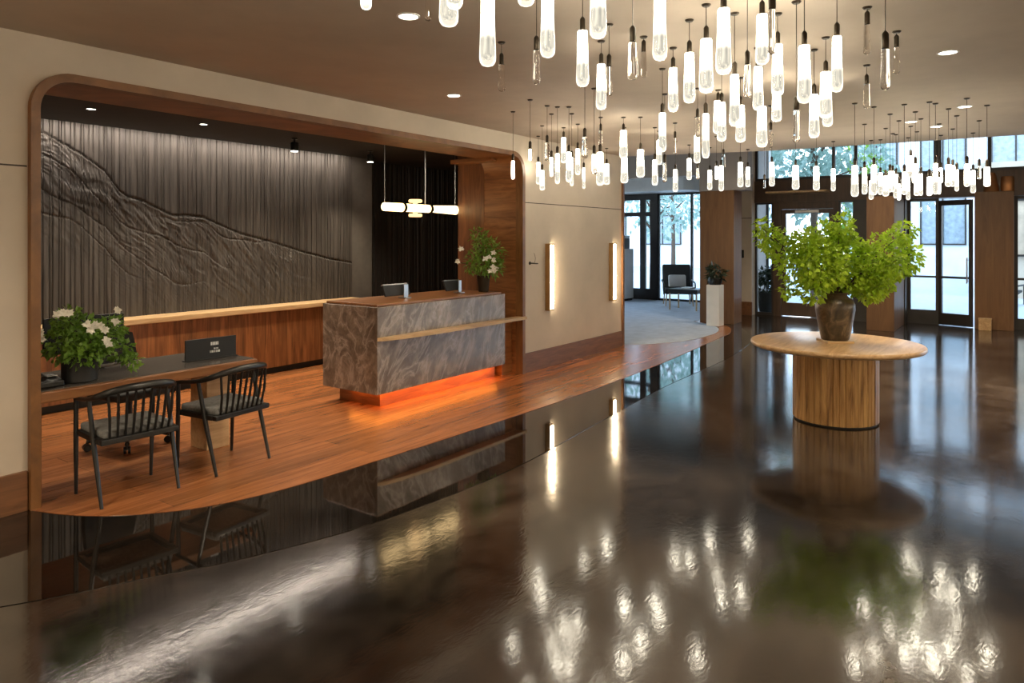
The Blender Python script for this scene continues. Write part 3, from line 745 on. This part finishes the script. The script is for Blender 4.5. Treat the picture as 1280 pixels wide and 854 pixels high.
MB().lathe([(0, 0), (.115, 0), (.125, .012), (.14, .08), (.162, .2), (.176, .29), (.174, .34), (.155, .385), (.122, .405), (.108, .42), (.112, .438), (.126, .45), (.118, .452), (.098, .43), (.10, .40), (.13, .36), (.13, .1), (0, .05)], 40).build('urn', M['urn'], t, smooth=True)
random.seed(12)
S = .00741
lob = []
for px, py, r in ((948, 285, 11), (962, 297, 16), (978, 308, 20), (1000, 312, 22), (1012, 330, 32), (985, 335, 18), (1047, 282, 15), (1040, 300, 22), (1050, 318, 34), (1062, 290, 14),
                  (1030, 338, 26), (1078, 335, 36), (1105, 322, 30), (1095, 350, 26), (1128, 322, 20), (1140, 296, 10), (1126, 290, 13), (1120, 340, 18), (1003, 362, 17), (988, 366, 10),
                  (1090, 364, 16), (1062, 343, 22), (1015, 300, 14)):
    z = 1.72 + (298-py)*S - UZ; rr = r*S
    lob.append((((px-1047)*S*.95, random.uniform(-.22, .22), z), rr))
br = 0
for c, r in lob:
    if r > .12 or c[2] > .95 or abs(c[0]) > .5:
        MB().tube(smooth_path([(random.uniform(-.04, .04), random.uniform(-.04, .04), .30), (c[0]*.22, c[1]*.25, .50), (c[0]*.6, c[1]*.6, .52+(c[2]-.52)*.55), c], 5), [.011-.008*k/15 for k in range(16)], 6).build('branch', M['bark'], t, smooth=True)
foliage(lob, 6400, .056, .037).build('foliage', M['leaf'], t)

# ------------------------------------------------------------------ by the lounge
t = thing('pedestal_planter', 'tall slim white planter with a dark plant before the walnut panel', 'planter', (13.55, 4.80, .010))
MB().box(-.13, .13, -.13, .13, 0, .80, .006).build('pedestal', M['white'], t)
MB().lathe([(0, .80), (.11, .80), (.13, .84), (.14, .93), (.12, .93), (0, .90)], 16).build('pot', M['black'], t, smooth=True)
random.seed(9)
foliage([((0, 0, 1.0), .14), ((.07, -.05, 1.05), .10), ((-.05, .02, 1.08), .09)], 130, .14, .05).build('foliage', M['leaf_dark'], t)
t = thing('lounge_chair', 'dark lounge armchair with a light cushion in front of the lounge window', 'armchair', (17.1, 7.02, .011), math.radians(-62))
mb = MB().box(-.36, .36, -.34, .36, .30, .43, .04); mb.build('seat', M['charcoal'], t, smooth=True)
MB().box(-.36, .36, -.06, .06, -.05, .62, .04, Matrix.Translation((0, .36, .42)) @ Matrix.Rotation(math.radians(-14), 4, 'X')).build('backrest', M['charcoal'], t, smooth=True)
MB().box(-.22, .22, -.05, .05, .0, .32, .035, Matrix.Translation((0, .22, .45)) @ Matrix.Rotation(math.radians(-14), 4, 'X')).build('cushion', M['white'], t, smooth=True)
for sx in (-1, 1):
    for y in (-.30, .34):
        MB().tube([(sx*.34, y*1.08, 0), (sx*.31, y, .32)], [.013, .018], 8).build('leg', M['pale_wood'], t, smooth=True)
    MB().tube(smooth_path([(sx*.38, -.30, .30), (sx*.39, -.28, .56), (sx*.39, .1, .60), (sx*.38, .38, .62)], 4), .02, 8).build('arm', M['black'], t, smooth=True)
t = thing('side_table', 'low dark side table with a pale book beside the lounge armchair', 'side table', (16.2, 6.42, .011))
MB().box(-.30, .30, -.36, .36, .40, .50, .006).build('top', M['black'], t)
for sx in (-1, 1):
    for sy in (-1, 1): MB().box(sx*.27-.015, sx*.27+.015, sy*.33-.015, sy*.33+.015, 0, .40).build('leg', M['pale_wood'], t)
tag(MB().box(16.05, 16.35, 6.28, 6.52, .511, .548, .004).build('book', M['white']), 'pale book lying on the low dark side table', 'book')
t = thing('storage_cabinet', 'tall pale grey cabinet behind the dark lounge partition', 'cabinet', (17.55, 9.05, .011), 0)
MB().box(-.3, .3, -.42, .62, .06, 1.42, .01).build('body', M['white'], t); MB().box(-.26, .26, -.40, .58, 0, .06).build('plinth', M['black_matt'], t)
MB().box(-.312, -.3, .10, .12, .5, 1.0).build('handle', M['steel'], t)
t = thing('coffee_machine', 'black coffee machine with silver top on the tall pale cabinet', 'coffee machine', (17.55, 8.95, 1.431))
MB().box(-.2, .2, -.26, .30, 0, .30, .02).build('body', M['black'], t); MB().box(-.2, .2, -.26, .30, .30, .37, .015).build('top', M['steel'], t)
MB().box(-.26, -.2, -.1, .1, .14, .2, .008).build('spout', M['steel'], t)
# on and by the right hand portal
t = thing('copper_lamp', 'copper cone lamp standing on top of the right walnut portal panel', 'lamp', (16.12, .38, 2.60))
MB().lathe([(.135, 0), (.13, .02), (.085, .28), (.06, .36), (0, .36)], 24).build('shade', M['copper'], t, smooth=True)
MB().tube([(0, 0, .35), (0, 0, .44)], .012, 8).build('finial', M['bronze'], t)
tag(MB().lathe([(0, 0), (.11, 0), (.115, .02), (.115, .24), (.10, .28), (0, .28)], 24).build('copper_canister', M['copper'], smooth=True, loc=(16.14, .13, 2.60)),
    'round copper canister beside the cone lamp on the walnut portal', 'canister')
t = thing('floor_box', 'small wooden box on the floor against the right walnut portal panel', 'box', (15.86, .47, 0))
MB().box(-.08, .08, -.10, .10, 0, .20, .006).build('body', M['table_top'], t); MB().box(-.085, .085, -.105, .105, .20, .225, .005).build('lid', M['pale_wood'], t)
tag(MB().box(15.885, 15.90, 4.97, 5.03, 1.28, 1.46, .004).build('wall_switch', M['black']), 'small black switch plate on the beige pier beside the entrance', 'switch')
t = thing('outdoor_planter', 'round dark outdoor planter with a bush outside the left sidelight', 'planter', (16.9, 4.72, -.02))
MB().lathe([(0, 0), (.19, 0), (.26, .42), (.27, .48), (.23, .48), (.21, .42), (0, .42)], 24).build('pot', M['charcoal'], t, smooth=True)
foliage([((0, 0, .70), .27), ((.05, -.05, .90), .20), ((-.05, .07, .85), .2)], 420, .12, .07).build('foliage', M['leaf_dark'], t)
for i, (x, y, r, lb) in enumerate(((20.9, -.95, 100, 'grey outdoor lounge chair beyond the open door, the farther from its hinge'), (22.6, .25, 75, 'grey outdoor lounge chair beyond the open door, the nearer to its hinge'))):
    t = thing('outdoor_chair', lb, 'outdoor chair', (x, y, -.02), math.radians(r), 'outdoor chairs beyond the door')
    MB().box(-.32, .32, -.35, .35, .28, .34, .01, Matrix.Rotation(math.radians(-8), 4, 'X')).build('seat', M['charcoal'], t)
    MB().box(-.32, .32, -.025, .025, 0, .75, .01, Matrix.Translation((0, .33, .28)) @ Matrix.Rotation(math.radians(-25), 4, 'X')).build('backrest', M['charcoal'], t)
    for sx in (-1, 1):
        MB().box(sx*.36-.05, sx*.36+.05, -.40, .42, .50, .53, .005).build('arm', M['charcoal'], t)
        for y2 in (-.36, .36): MB().box(sx*.36-.03, sx*.36+.03, y2-.03, y2+.03, 0, .50).build('leg', M['charcoal'], t)
W_DL, W_ND, W_WASH, W_LED, W_SKY, W_FILL, EXPO = 150, 140, 44, 6, 4.6, 150, 0.1

# ------------------------------------------------------------------ glass drop pendants
# (x, y, z of the glass top, glass length, glass width, lit or clear, zone, order from the left)
PEND = [
(3.01,1.46,2.643,0.18,0.049,'c','C',1), (4.18,1.95,2.925,0.17,0.041,'c','C',2), (5.89,2.24,2.772,0.18,0.042,'c','C',3), 
(3.8,1.17,2.654,0.18,0.039,'c','C',4), (2.81,0.77,2.614,0.18,0.034,'c','C',5), (4.05,0.98,2.427,0.18,0.035,'c','C',6), 
(3.16,1.39,2.874,0.3,0.069,'l','C',1), (5.05,2.2,2.681,0.3,0.061,'l','C',2), (4.54,1.9,2.882,0.3,0.071,'l','C',3), 
(4.02,1.58,2.825,0.3,0.071,'l','C',4), (4.59,1.69,2.556,0.3,0.048,'l','C',5), (3.81,1.4,2.829,0.3,0.076,'l','C',6), 
(6.06,2.12,2.925,0.287,0.086,'l','C',7), (5.31,1.83,2.761,0.3,0.073,'l','C',8), (3.16,1.08,2.765,0.3,0.069,'l','C',9), 
(4.05,1.32,2.666,0.3,0.06,'l','C',10), (5.7,1.81,2.796,0.3,0.084,'l','C',11), (4.88,1.43,2.893,0.3,0.071,'l','C',12), 
(3.86,1.11,2.925,0.271,0.073,'l','C',13), (5.28,1.52,2.691,0.3,0.082,'l','C',14), (5.82,1.56,2.925,0.269,0.077,'l','C',15), 
(4.2,1.12,2.842,0.3,0.074,'l','C',16), (3.84,0.89,2.719,0.3,0.07,'l','C',17), (5.15,1.13,2.711,0.3,0.072,'l','C',18), 
(4.88,1,2.796,0.3,0.083,'l','C',19), (6.12,1.24,2.925,0.298,0.078,'l','C',20), (4.08,0.78,2.804,0.3,0.064,'l','C',21), 
(9.31,0.33,2.523,0.159,0.044,'c','E',1), (7.42,1.26,2.42,0.3,0.069,'l','E',1), (8.84,1.4,2.52,0.3,0.064,'l','E',2), 
(10.35,1.56,2.483,0.254,0.064,'l','E',3), (7.73,1.14,2.446,0.3,0.063,'l','E',4), (10.35,1.45,2.583,0.295,0.063,'l','E',5), 
(9.32,1.25,2.456,0.236,0.066,'l','E',6), (8.28,1.07,2.422,0.217,0.042,'l','E',7), (9.83,1.24,2.552,0.257,0.04,'l','E',8), 
(9.95,1.22,2.52,0.3,0.06,'l','E',9), (8.8,1.05,2.32,0.176,0.044,'l','E',10), (7.76,0.88,2.363,0.217,0.047,'l','E',11), 
(10.35,1.13,2.504,0.289,0.052,'l','E',12), (9.31,0.99,2.674,0.25,0.065,'l','E',13), (8.28,0.84,2.483,0.205,0.057,'l','E',14), 
(9.83,0.98,2.46,0.224,0.067,'l','E',15), (8.8,0.84,2.423,0.243,0.043,'l','E',16), (7.76,0.67,2.306,0.183,0.046,'l','E',17), 
(7.88,0.63,2.443,0.3,0.046,'l','E',18), (9.31,0.71,2.41,0.191,0.045,'l','E',19), (10.35,0.77,2.606,0.191,0.05,'l','E',20), 
(8.28,0.55,2.458,0.216,0.056,'l','E',21), (9.83,0.61,2.583,0.247,0.057,'l','E',22), (8.8,0.51,2.448,0.229,0.042,'l','E',23), 
(7.76,0.37,2.41,0.215,0.052,'l','E',24), (10.35,0.43,2.557,0.276,0.059,'l','E',25), (8.28,0.23,2.415,0.191,0.055,'l','E',26), 
(5.95,2.57,2.404,0.18,0.036,'c','M',1), (7.51,3.12,2.854,0.18,0.027,'c','M',2), (8.28,3.15,2.577,0.136,0.039,'c','M',3), 
(9.21,3.15,2.832,0.18,0.054,'c','M',4), (6.83,3.42,2.877,0.3,0.09,'l','M',1), (7.47,3.73,2.667,0.3,0.09,'l','M',2), 
(6.93,3.27,2.671,0.3,0.09,'l','M',3), (7.68,3.44,2.639,0.3,0.066,'l','M',4), (7.96,3.51,2.91,0.3,0.068,'l','M',5), 
(8.94,3.71,2.641,0.3,0.075,'l','M',6), (9.38,3.69,2.831,0.3,0.067,'l','M',7), (7.29,2.78,2.826,0.3,0.069,'l','M',8), 
(9.83,3.56,2.693,0.275,0.069,'l','M',9), (8.8,3.1,2.636,0.173,0.041,'l','M',10), (8.14,2.81,2.573,0.3,0.056,'l','M',11), 
(8.53,2.71,2.639,0.3,0.068,'l','M',12), (10.35,3.18,2.758,0.292,0.07,'l','M',13), (2.54,2.32,2.925,0.148,0.031,'c','N',1), 
(3.75,2.77,2.874,0.18,0.053,'c','N',2), (3.07,2.04,2.708,0.18,0.038,'c','N',3), (3.82,2.01,2.766,0.18,0.039,'c','N',4), 
(2.14,2.32,2.925,0.197,0.053,'l','N',1), (2.16,1.86,2.875,0.3,0.077,'l','N',2), (1.96,1.66,2.804,0.246,0.064,'l','N',3), 
(2.3,1.77,2.729,0.3,0.069,'l','N',4), (2.36,1.62,2.925,0.26,0.068,'l','N',5), (2.71,1.74,2.847,0.3,0.07,'l','N',6), 
(3.29,1.89,2.834,0.3,0.073,'l','N',7), (2.51,1.37,2.826,0.3,0.074,'l','N',8), (4.11,2.22,2.867,0.3,0.074,'l','N',9), 
(9.32,2.65,2.476,0.114,0.034,'c','P',1), (7.07,1.95,2.784,0.18,0.031,'c','P',2), (9.04,2.48,2.67,0.3,0.07,'l','P',1), 
(9.22,2.24,2.63,0.3,0.09,'l','P',2), (9.37,2.03,2.62,0.3,0.08,'l','P',3), (10.17,1.99,2.652,0.3,0.064,'l','P',4), 
(5.84,0.91,2.878,0.18,0.048,'c','R',1), (4.38,0.68,2.925,0.175,0.045,'c','R',2), (3.42,0.46,2.544,0.18,0.042,'c','R',3), 
(5,0.61,2.925,0.166,0.04,'c','R',4), (5.8,3.73,2.659,0.18,0.047,'c','W',1), (5.12,2.92,2.567,0.18,0.047,'c','W',2), 
(5.37,2.97,2.454,0.18,0.054,'c','W',3), (6.69,3.62,2.877,0.18,0.054,'c','W',4), (5.87,4.19,2.515,0.188,0.041,'l','W',1), 
(5.46,3.7,2.558,0.112,0.03,'l','W',2), (7.46,4.93,2.685,0.284,0.061,'l','W',3), (6.8,4.44,2.503,0.23,0.055,'l','W',4), 
(6.21,3.94,2.563,0.2,0.042,'l','W',5), (5.91,3.68,2.557,0.3,0.047,'l','W',6), (7.06,4.31,2.901,0.3,0.066,'l','W',7), 
(5.98,3.59,2.573,0.3,0.055,'l','W',8), (6.32,3.76,2.562,0.3,0.042,'l','W',9), (6.94,4.05,2.738,0.3,0.064,'l','W',10), 
(8.18,4.68,2.658,0.277,0.039,'l','W',11), (5.57,3.02,2.491,0.3,0.071,'l','W',12), (9.05,4.8,2.793,0.3,0.09,'l','W',13),
]
ORD = 'leftmost second third fourth fifth sixth seventh eighth ninth tenth eleventh twelfth thirteenth fourteenth fifteenth sixteenth seventeenth eighteenth nineteenth twentieth twenty-first twenty-second twenty-third twenty-fourth twenty-fifth twenty-sixth'.split()
ZONE = {'N': 'cut by the upper left ceiling view', 'C': 'in the central cluster', 'W': 'before the beige wall by the alcove', 'M': 'low before the lounge opening',
        'P': 'before the leafy clerestory', 'E': 'before the right clerestory', 'R': 'apart at the right of the cluster'}
PR = [(.30, 0), (.38, -.008), (.40, -.03), (.42, -.30), (.46, -.60), (.49, -.80), (.50, -.88), (.46, -.945), (.34, -.985), (.16, -1.0), (0, -1.0)]
# real-size bodies, one per glass length class, shared by every drop of that size
cache = {}
def bodies(kind, ln, w, seg):
    key = (kind, round(ln, 2), round(w, 2), seg)
    if key not in cache:
        l2, w2 = max(key[1], .1), max(key[2], .03)
        sc = lambda pr: [(r*w2, z*l2) for r, z in pr]
        g = MB().lathe(sc([(0, 0)] + PR), seg)
        bmesh.ops.recalc_face_normals(g.bm, faces=g.bm.faces[:])
        me = bpy.data.meshes.new('glass'); g.bm.to_mesh(me); g.bm.free(); me.materials.append(M['glass_clear' if kind == 'c' else 'shell'])
        mc = None
        if kind == 'l':
            c = MB().lathe(sc([(0, -.012), (.33, -.014), (.37, -.03), (.39, -.30), (.425, -.58), (.44, -.74), (.42, -.84), (.28, -.90), (0, -.925)]), max(8, seg-4))
            mc = bpy.data.meshes.new('light_core'); c.bm.to_mesh(mc); c.bm.free(); mc.materials.append(M['core'])
        b = MB().lathe([(0, -.004), (.0125, -.004), (.0145, .002), (.0145, .060), (.010, .068), (.004, .075), (0, .075)], 10)
        mk = bpy.data.meshes.new('cap'); b.bm.to_mesh(mk); b.bm.free(); mk.materials.append(M['bronze'])
        for q in (me, mc, mk):
            if q:
                for p in q.polygons: p.use_smooth = True
        cache[key] = (me, mc, mk)
    return cache[key]
cab = MB().tube([(0, 0, 0), (0, 0, 1)], .0022, 5); cabm = bpy.data.meshes.new('cable'); cab.bm.to_mesh(cabm); cab.bm.free(); cabm.materials.append(M['bronze'])
can = MB().lathe([(0, -.012), (.018, -.012), (.026, -.004), (.026, 0), (0, 0)], 14); canm = bpy.data.meshes.new('canopy'); can.bm.to_mesh(canm); can.bm.free(); canm.materials.append(M['bronze'])
def add(name, me, parent, loc=(0, 0, 0), scale=(1, 1, 1)):
    o = bpy.data.objects.new(name, me); C.objects.link(o); o.parent = parent; o.location = loc; o.scale = scale; return o
for x, y, z, ln, w, kind, zone, n in PEND:
    order = ORD[n-1] + ('' if n == 1 else ' from left')
    lab = '%s %s glass drop pendant %s' % (order, 'glowing' if kind == 'l' else 'clear unlit', ZONE[zone])
    t = thing('glass_pendant', lab, 'pendant lamp', (x, y, z), 0, ('glowing' if kind == 'l' else 'clear unlit') + ' glass drop pendants')
    near = math.hypot(x, y) < 6
    me, mc, mk = bodies(kind, ln, w, 20 if near else 12)
    add('glass', me, t)
    if mc: add('light_core', mc, t)
    add('cap', mk, t)
    top = CEIL - z - .01
    if top > .08: add('cable', cabm, t, (0, 0, .07), (1, 1, top-.07+.002))
    add('canopy', canm, t, (0, 0, CEIL - z))

# ------------------------------------------------------------------ downlights
def downlight(label, x, y, z, r=.055, watt=40, spread=100, kind='ceiling', glow=None):
    t = thing('downlight', label, 'downlight', (x, y, z), 0, kind + ' downlights')
    MB().lathe([(r, -.001), (r*1.25, -.001), (r*1.25, -.006), (r*1.02, -.008), (r, -.004)], 24, caps=False).build('trim_ring', M['white' if kind == 'ceiling' else 'black'], t)
    MB().lathe([(0, -.003), (r, -.003), (r, -.0015), (0, -.0015)], 24).build('lens', M['lens'], t)
    spot(x, y, z-.02, watt, spread)
def spot(x, y, z, watt, spread, col=(1, .84, .62), aim=None, size=.05):
    l = bpy.data.lights.new('spot', 'SPOT'); l.energy = watt; l.spot_size = math.radians(spread); l.spot_blend = .8; l.color = col; l.shadow_soft_size = size
    o = bpy.data.objects.new('downlight_and_fill_beam', l); C.objects.link(o); o.location = (x, y, z)
    if aim: o.rotation_euler = (Vector(aim)-Vector((x, y, z))).to_track_quat('-Z', 'Y').to_euler()
    return o
DL = [(2.99, 2.885, 'ceiling downlight at the upper left, nearest the camera'), (4.89, 4.15, 'ceiling downlight above the stone counter, near the alcove'),
      (5.76, .386, 'ceiling downlight at the right, the largest right of the pendants'), (8.23, .41, 'second ceiling downlight right of the pendants, behind the largest'),
      (9.5, .75, 'farthest right small ceiling downlight near the clerestory'), (8.96, .95, 'small ceiling downlight left of the farthest, near the clerestory')]
for x, y, lb in DL: downlight(lb, x, y, CEIL, .055, W_DL, 120)
for x, y in ((12.6, 3.3), (13.2, 1.2), (13.2, -1.5)): spot(x, y, 4.27, W_DL*1.3, 125)  # unseen fill spots added to brighten the entrance
for x, y in ((-1.5, 3), (1.0, -1.5), (3.5, -3.5), (7.5, -3), (-2, -3), (.2, 3.9), (-2.5, .5)): spot(x, y, CEIL-.02, W_DL, 130)  # unseen spots added outside the view for room lighting
for i, (x, y, lb) in enumerate(((3.03, 6.96, 'alcove downlight nearest the left frame'), (4.12, 6.93, 'second alcove downlight from the left'))):
    downlight(lb, x, y, 2.92, .04, W_ND, 110, 'alcove')
for i, (x, y, lb) in enumerate(((5.35, 7.04, 'black spot light on the alcove ceiling, left of the grey pilaster'), (6.72, 7.2, 'black spot light on the alcove ceiling, before the grey pilaster'))):
    t = thing('spot_light', lb, 'spot light', (x, y, 2.92), 0, 'alcove spot lights')
    MB().tube([(0, 0, 0), (0, 0, -.05)], .012, 8).lathe([(.035, -.012), (.035, 0)], 16).build('stem', M['black'], t)
    MB().lathe([(0, -.05), (.042, -.05), (.048, -.06), (.048, -.15), (.042, -.152), (0, -.152)], 18).build('body', M['black'], t, smooth=True)
    MB().lathe([(0, -.158), (.04, -.158), (.04, -.153), (0, -.153)], 18).build('lens', M['lens'], t)
    spot(x, y, 2.74, W_ND, 110)

# hidden strip that washes the carved wall from above, the glow under the counter, and the sky
def area(name, loc, rot, sx, sy, e, col):
    l = bpy.data.lights.new(name, 'AREA'); l.shape = 'RECTANGLE'; l.size = sx; l.size_y = sy; l.energy = e; l.color = col
    o = bpy.data.objects.new(name, l); C.objects.link(o); o.location = loc; o.rotation_euler = rot; return o
area('wall_wash_strip', (4.4, 7.70, 2.90), (math.radians(14), 0, 0), 5.0, .04, W_WASH, (1, .86, .72))
area('counter_underglow', (5.95, 5.19, .155), (math.radians(24), 0, 0), 1.9, .04, W_LED, (1, .28, .035))
for x, y in ((-3.2, 2.6), (-1.2, -3.2), (4.5, -5.2), (9.0, -5.2)):   # added unseen fill lights that brighten the ceiling and walls
    l = bpy.data.lights.new('lamp', 'POINT'); l.energy = W_FILL; l.color = (1, .82, .58); l.shadow_soft_size = .2
    o = bpy.data.objects.new('added_fill_light', l); C.objects.link(o); o.location = (x, y, 1.7)
wd = bpy.data.worlds.new('sky'); SC.world = wd; wd.use_nodes = True
nt = wd.node_tree; nt.nodes.clear()
wo = nt.nodes.new('ShaderNodeOutputWorld'); bg = nt.nodes.new('ShaderNodeBackground'); L(nt, bg.outputs[0], wo.inputs[0])
tc = nt.nodes.new('ShaderNodeTexCoord'); sp = nt.nodes.new('ShaderNodeSeparateXYZ'); L(nt, tc.outputs['Generated'], sp.inputs[0])
L(nt, ramp(nt, sp.outputs['Z'], [(0, (.88, .94, 1)), (.5, (.60, .76, 1))]), bg.inputs['Color']); bg.inputs['Strength'].default_value = W_SKY

# ------------------------------------------------------------------ camera and colour
cd = bpy.data.cameras.new('camera'); cam = bpy.data.objects.new('camera', cd); C.objects.link(cam)
cam.location = (0, 0, 1.72); cam.rotation_euler = (PI/2, 0, math.radians(35.6-90))
cd.sensor_width = 36; cd.lens = 36*880/1280; cd.shift_y = -129/1280; cd.clip_start = .05
SC.camera = cam
vs = SC.view_settings
vs.view_transform = 'Standard'; vs.look = 'None'; vs.gamma = 1; vs.use_curve_mapping = False; vs.exposure = EXPO
cy = SC.cycles
cy.use_denoising = True; cy.max_bounces = 10; cy.diffuse_bounces = 4; cy.glossy_bounces = 5; cy.transmission_bounces = 8; cy.transparent_max_bounces = 24
cy.caustics_reflective = False; cy.caustics_refractive = False; cy.sample_clamp_indirect = 6; cy.use_light_tree = True
bpy.context.view_layer.update()
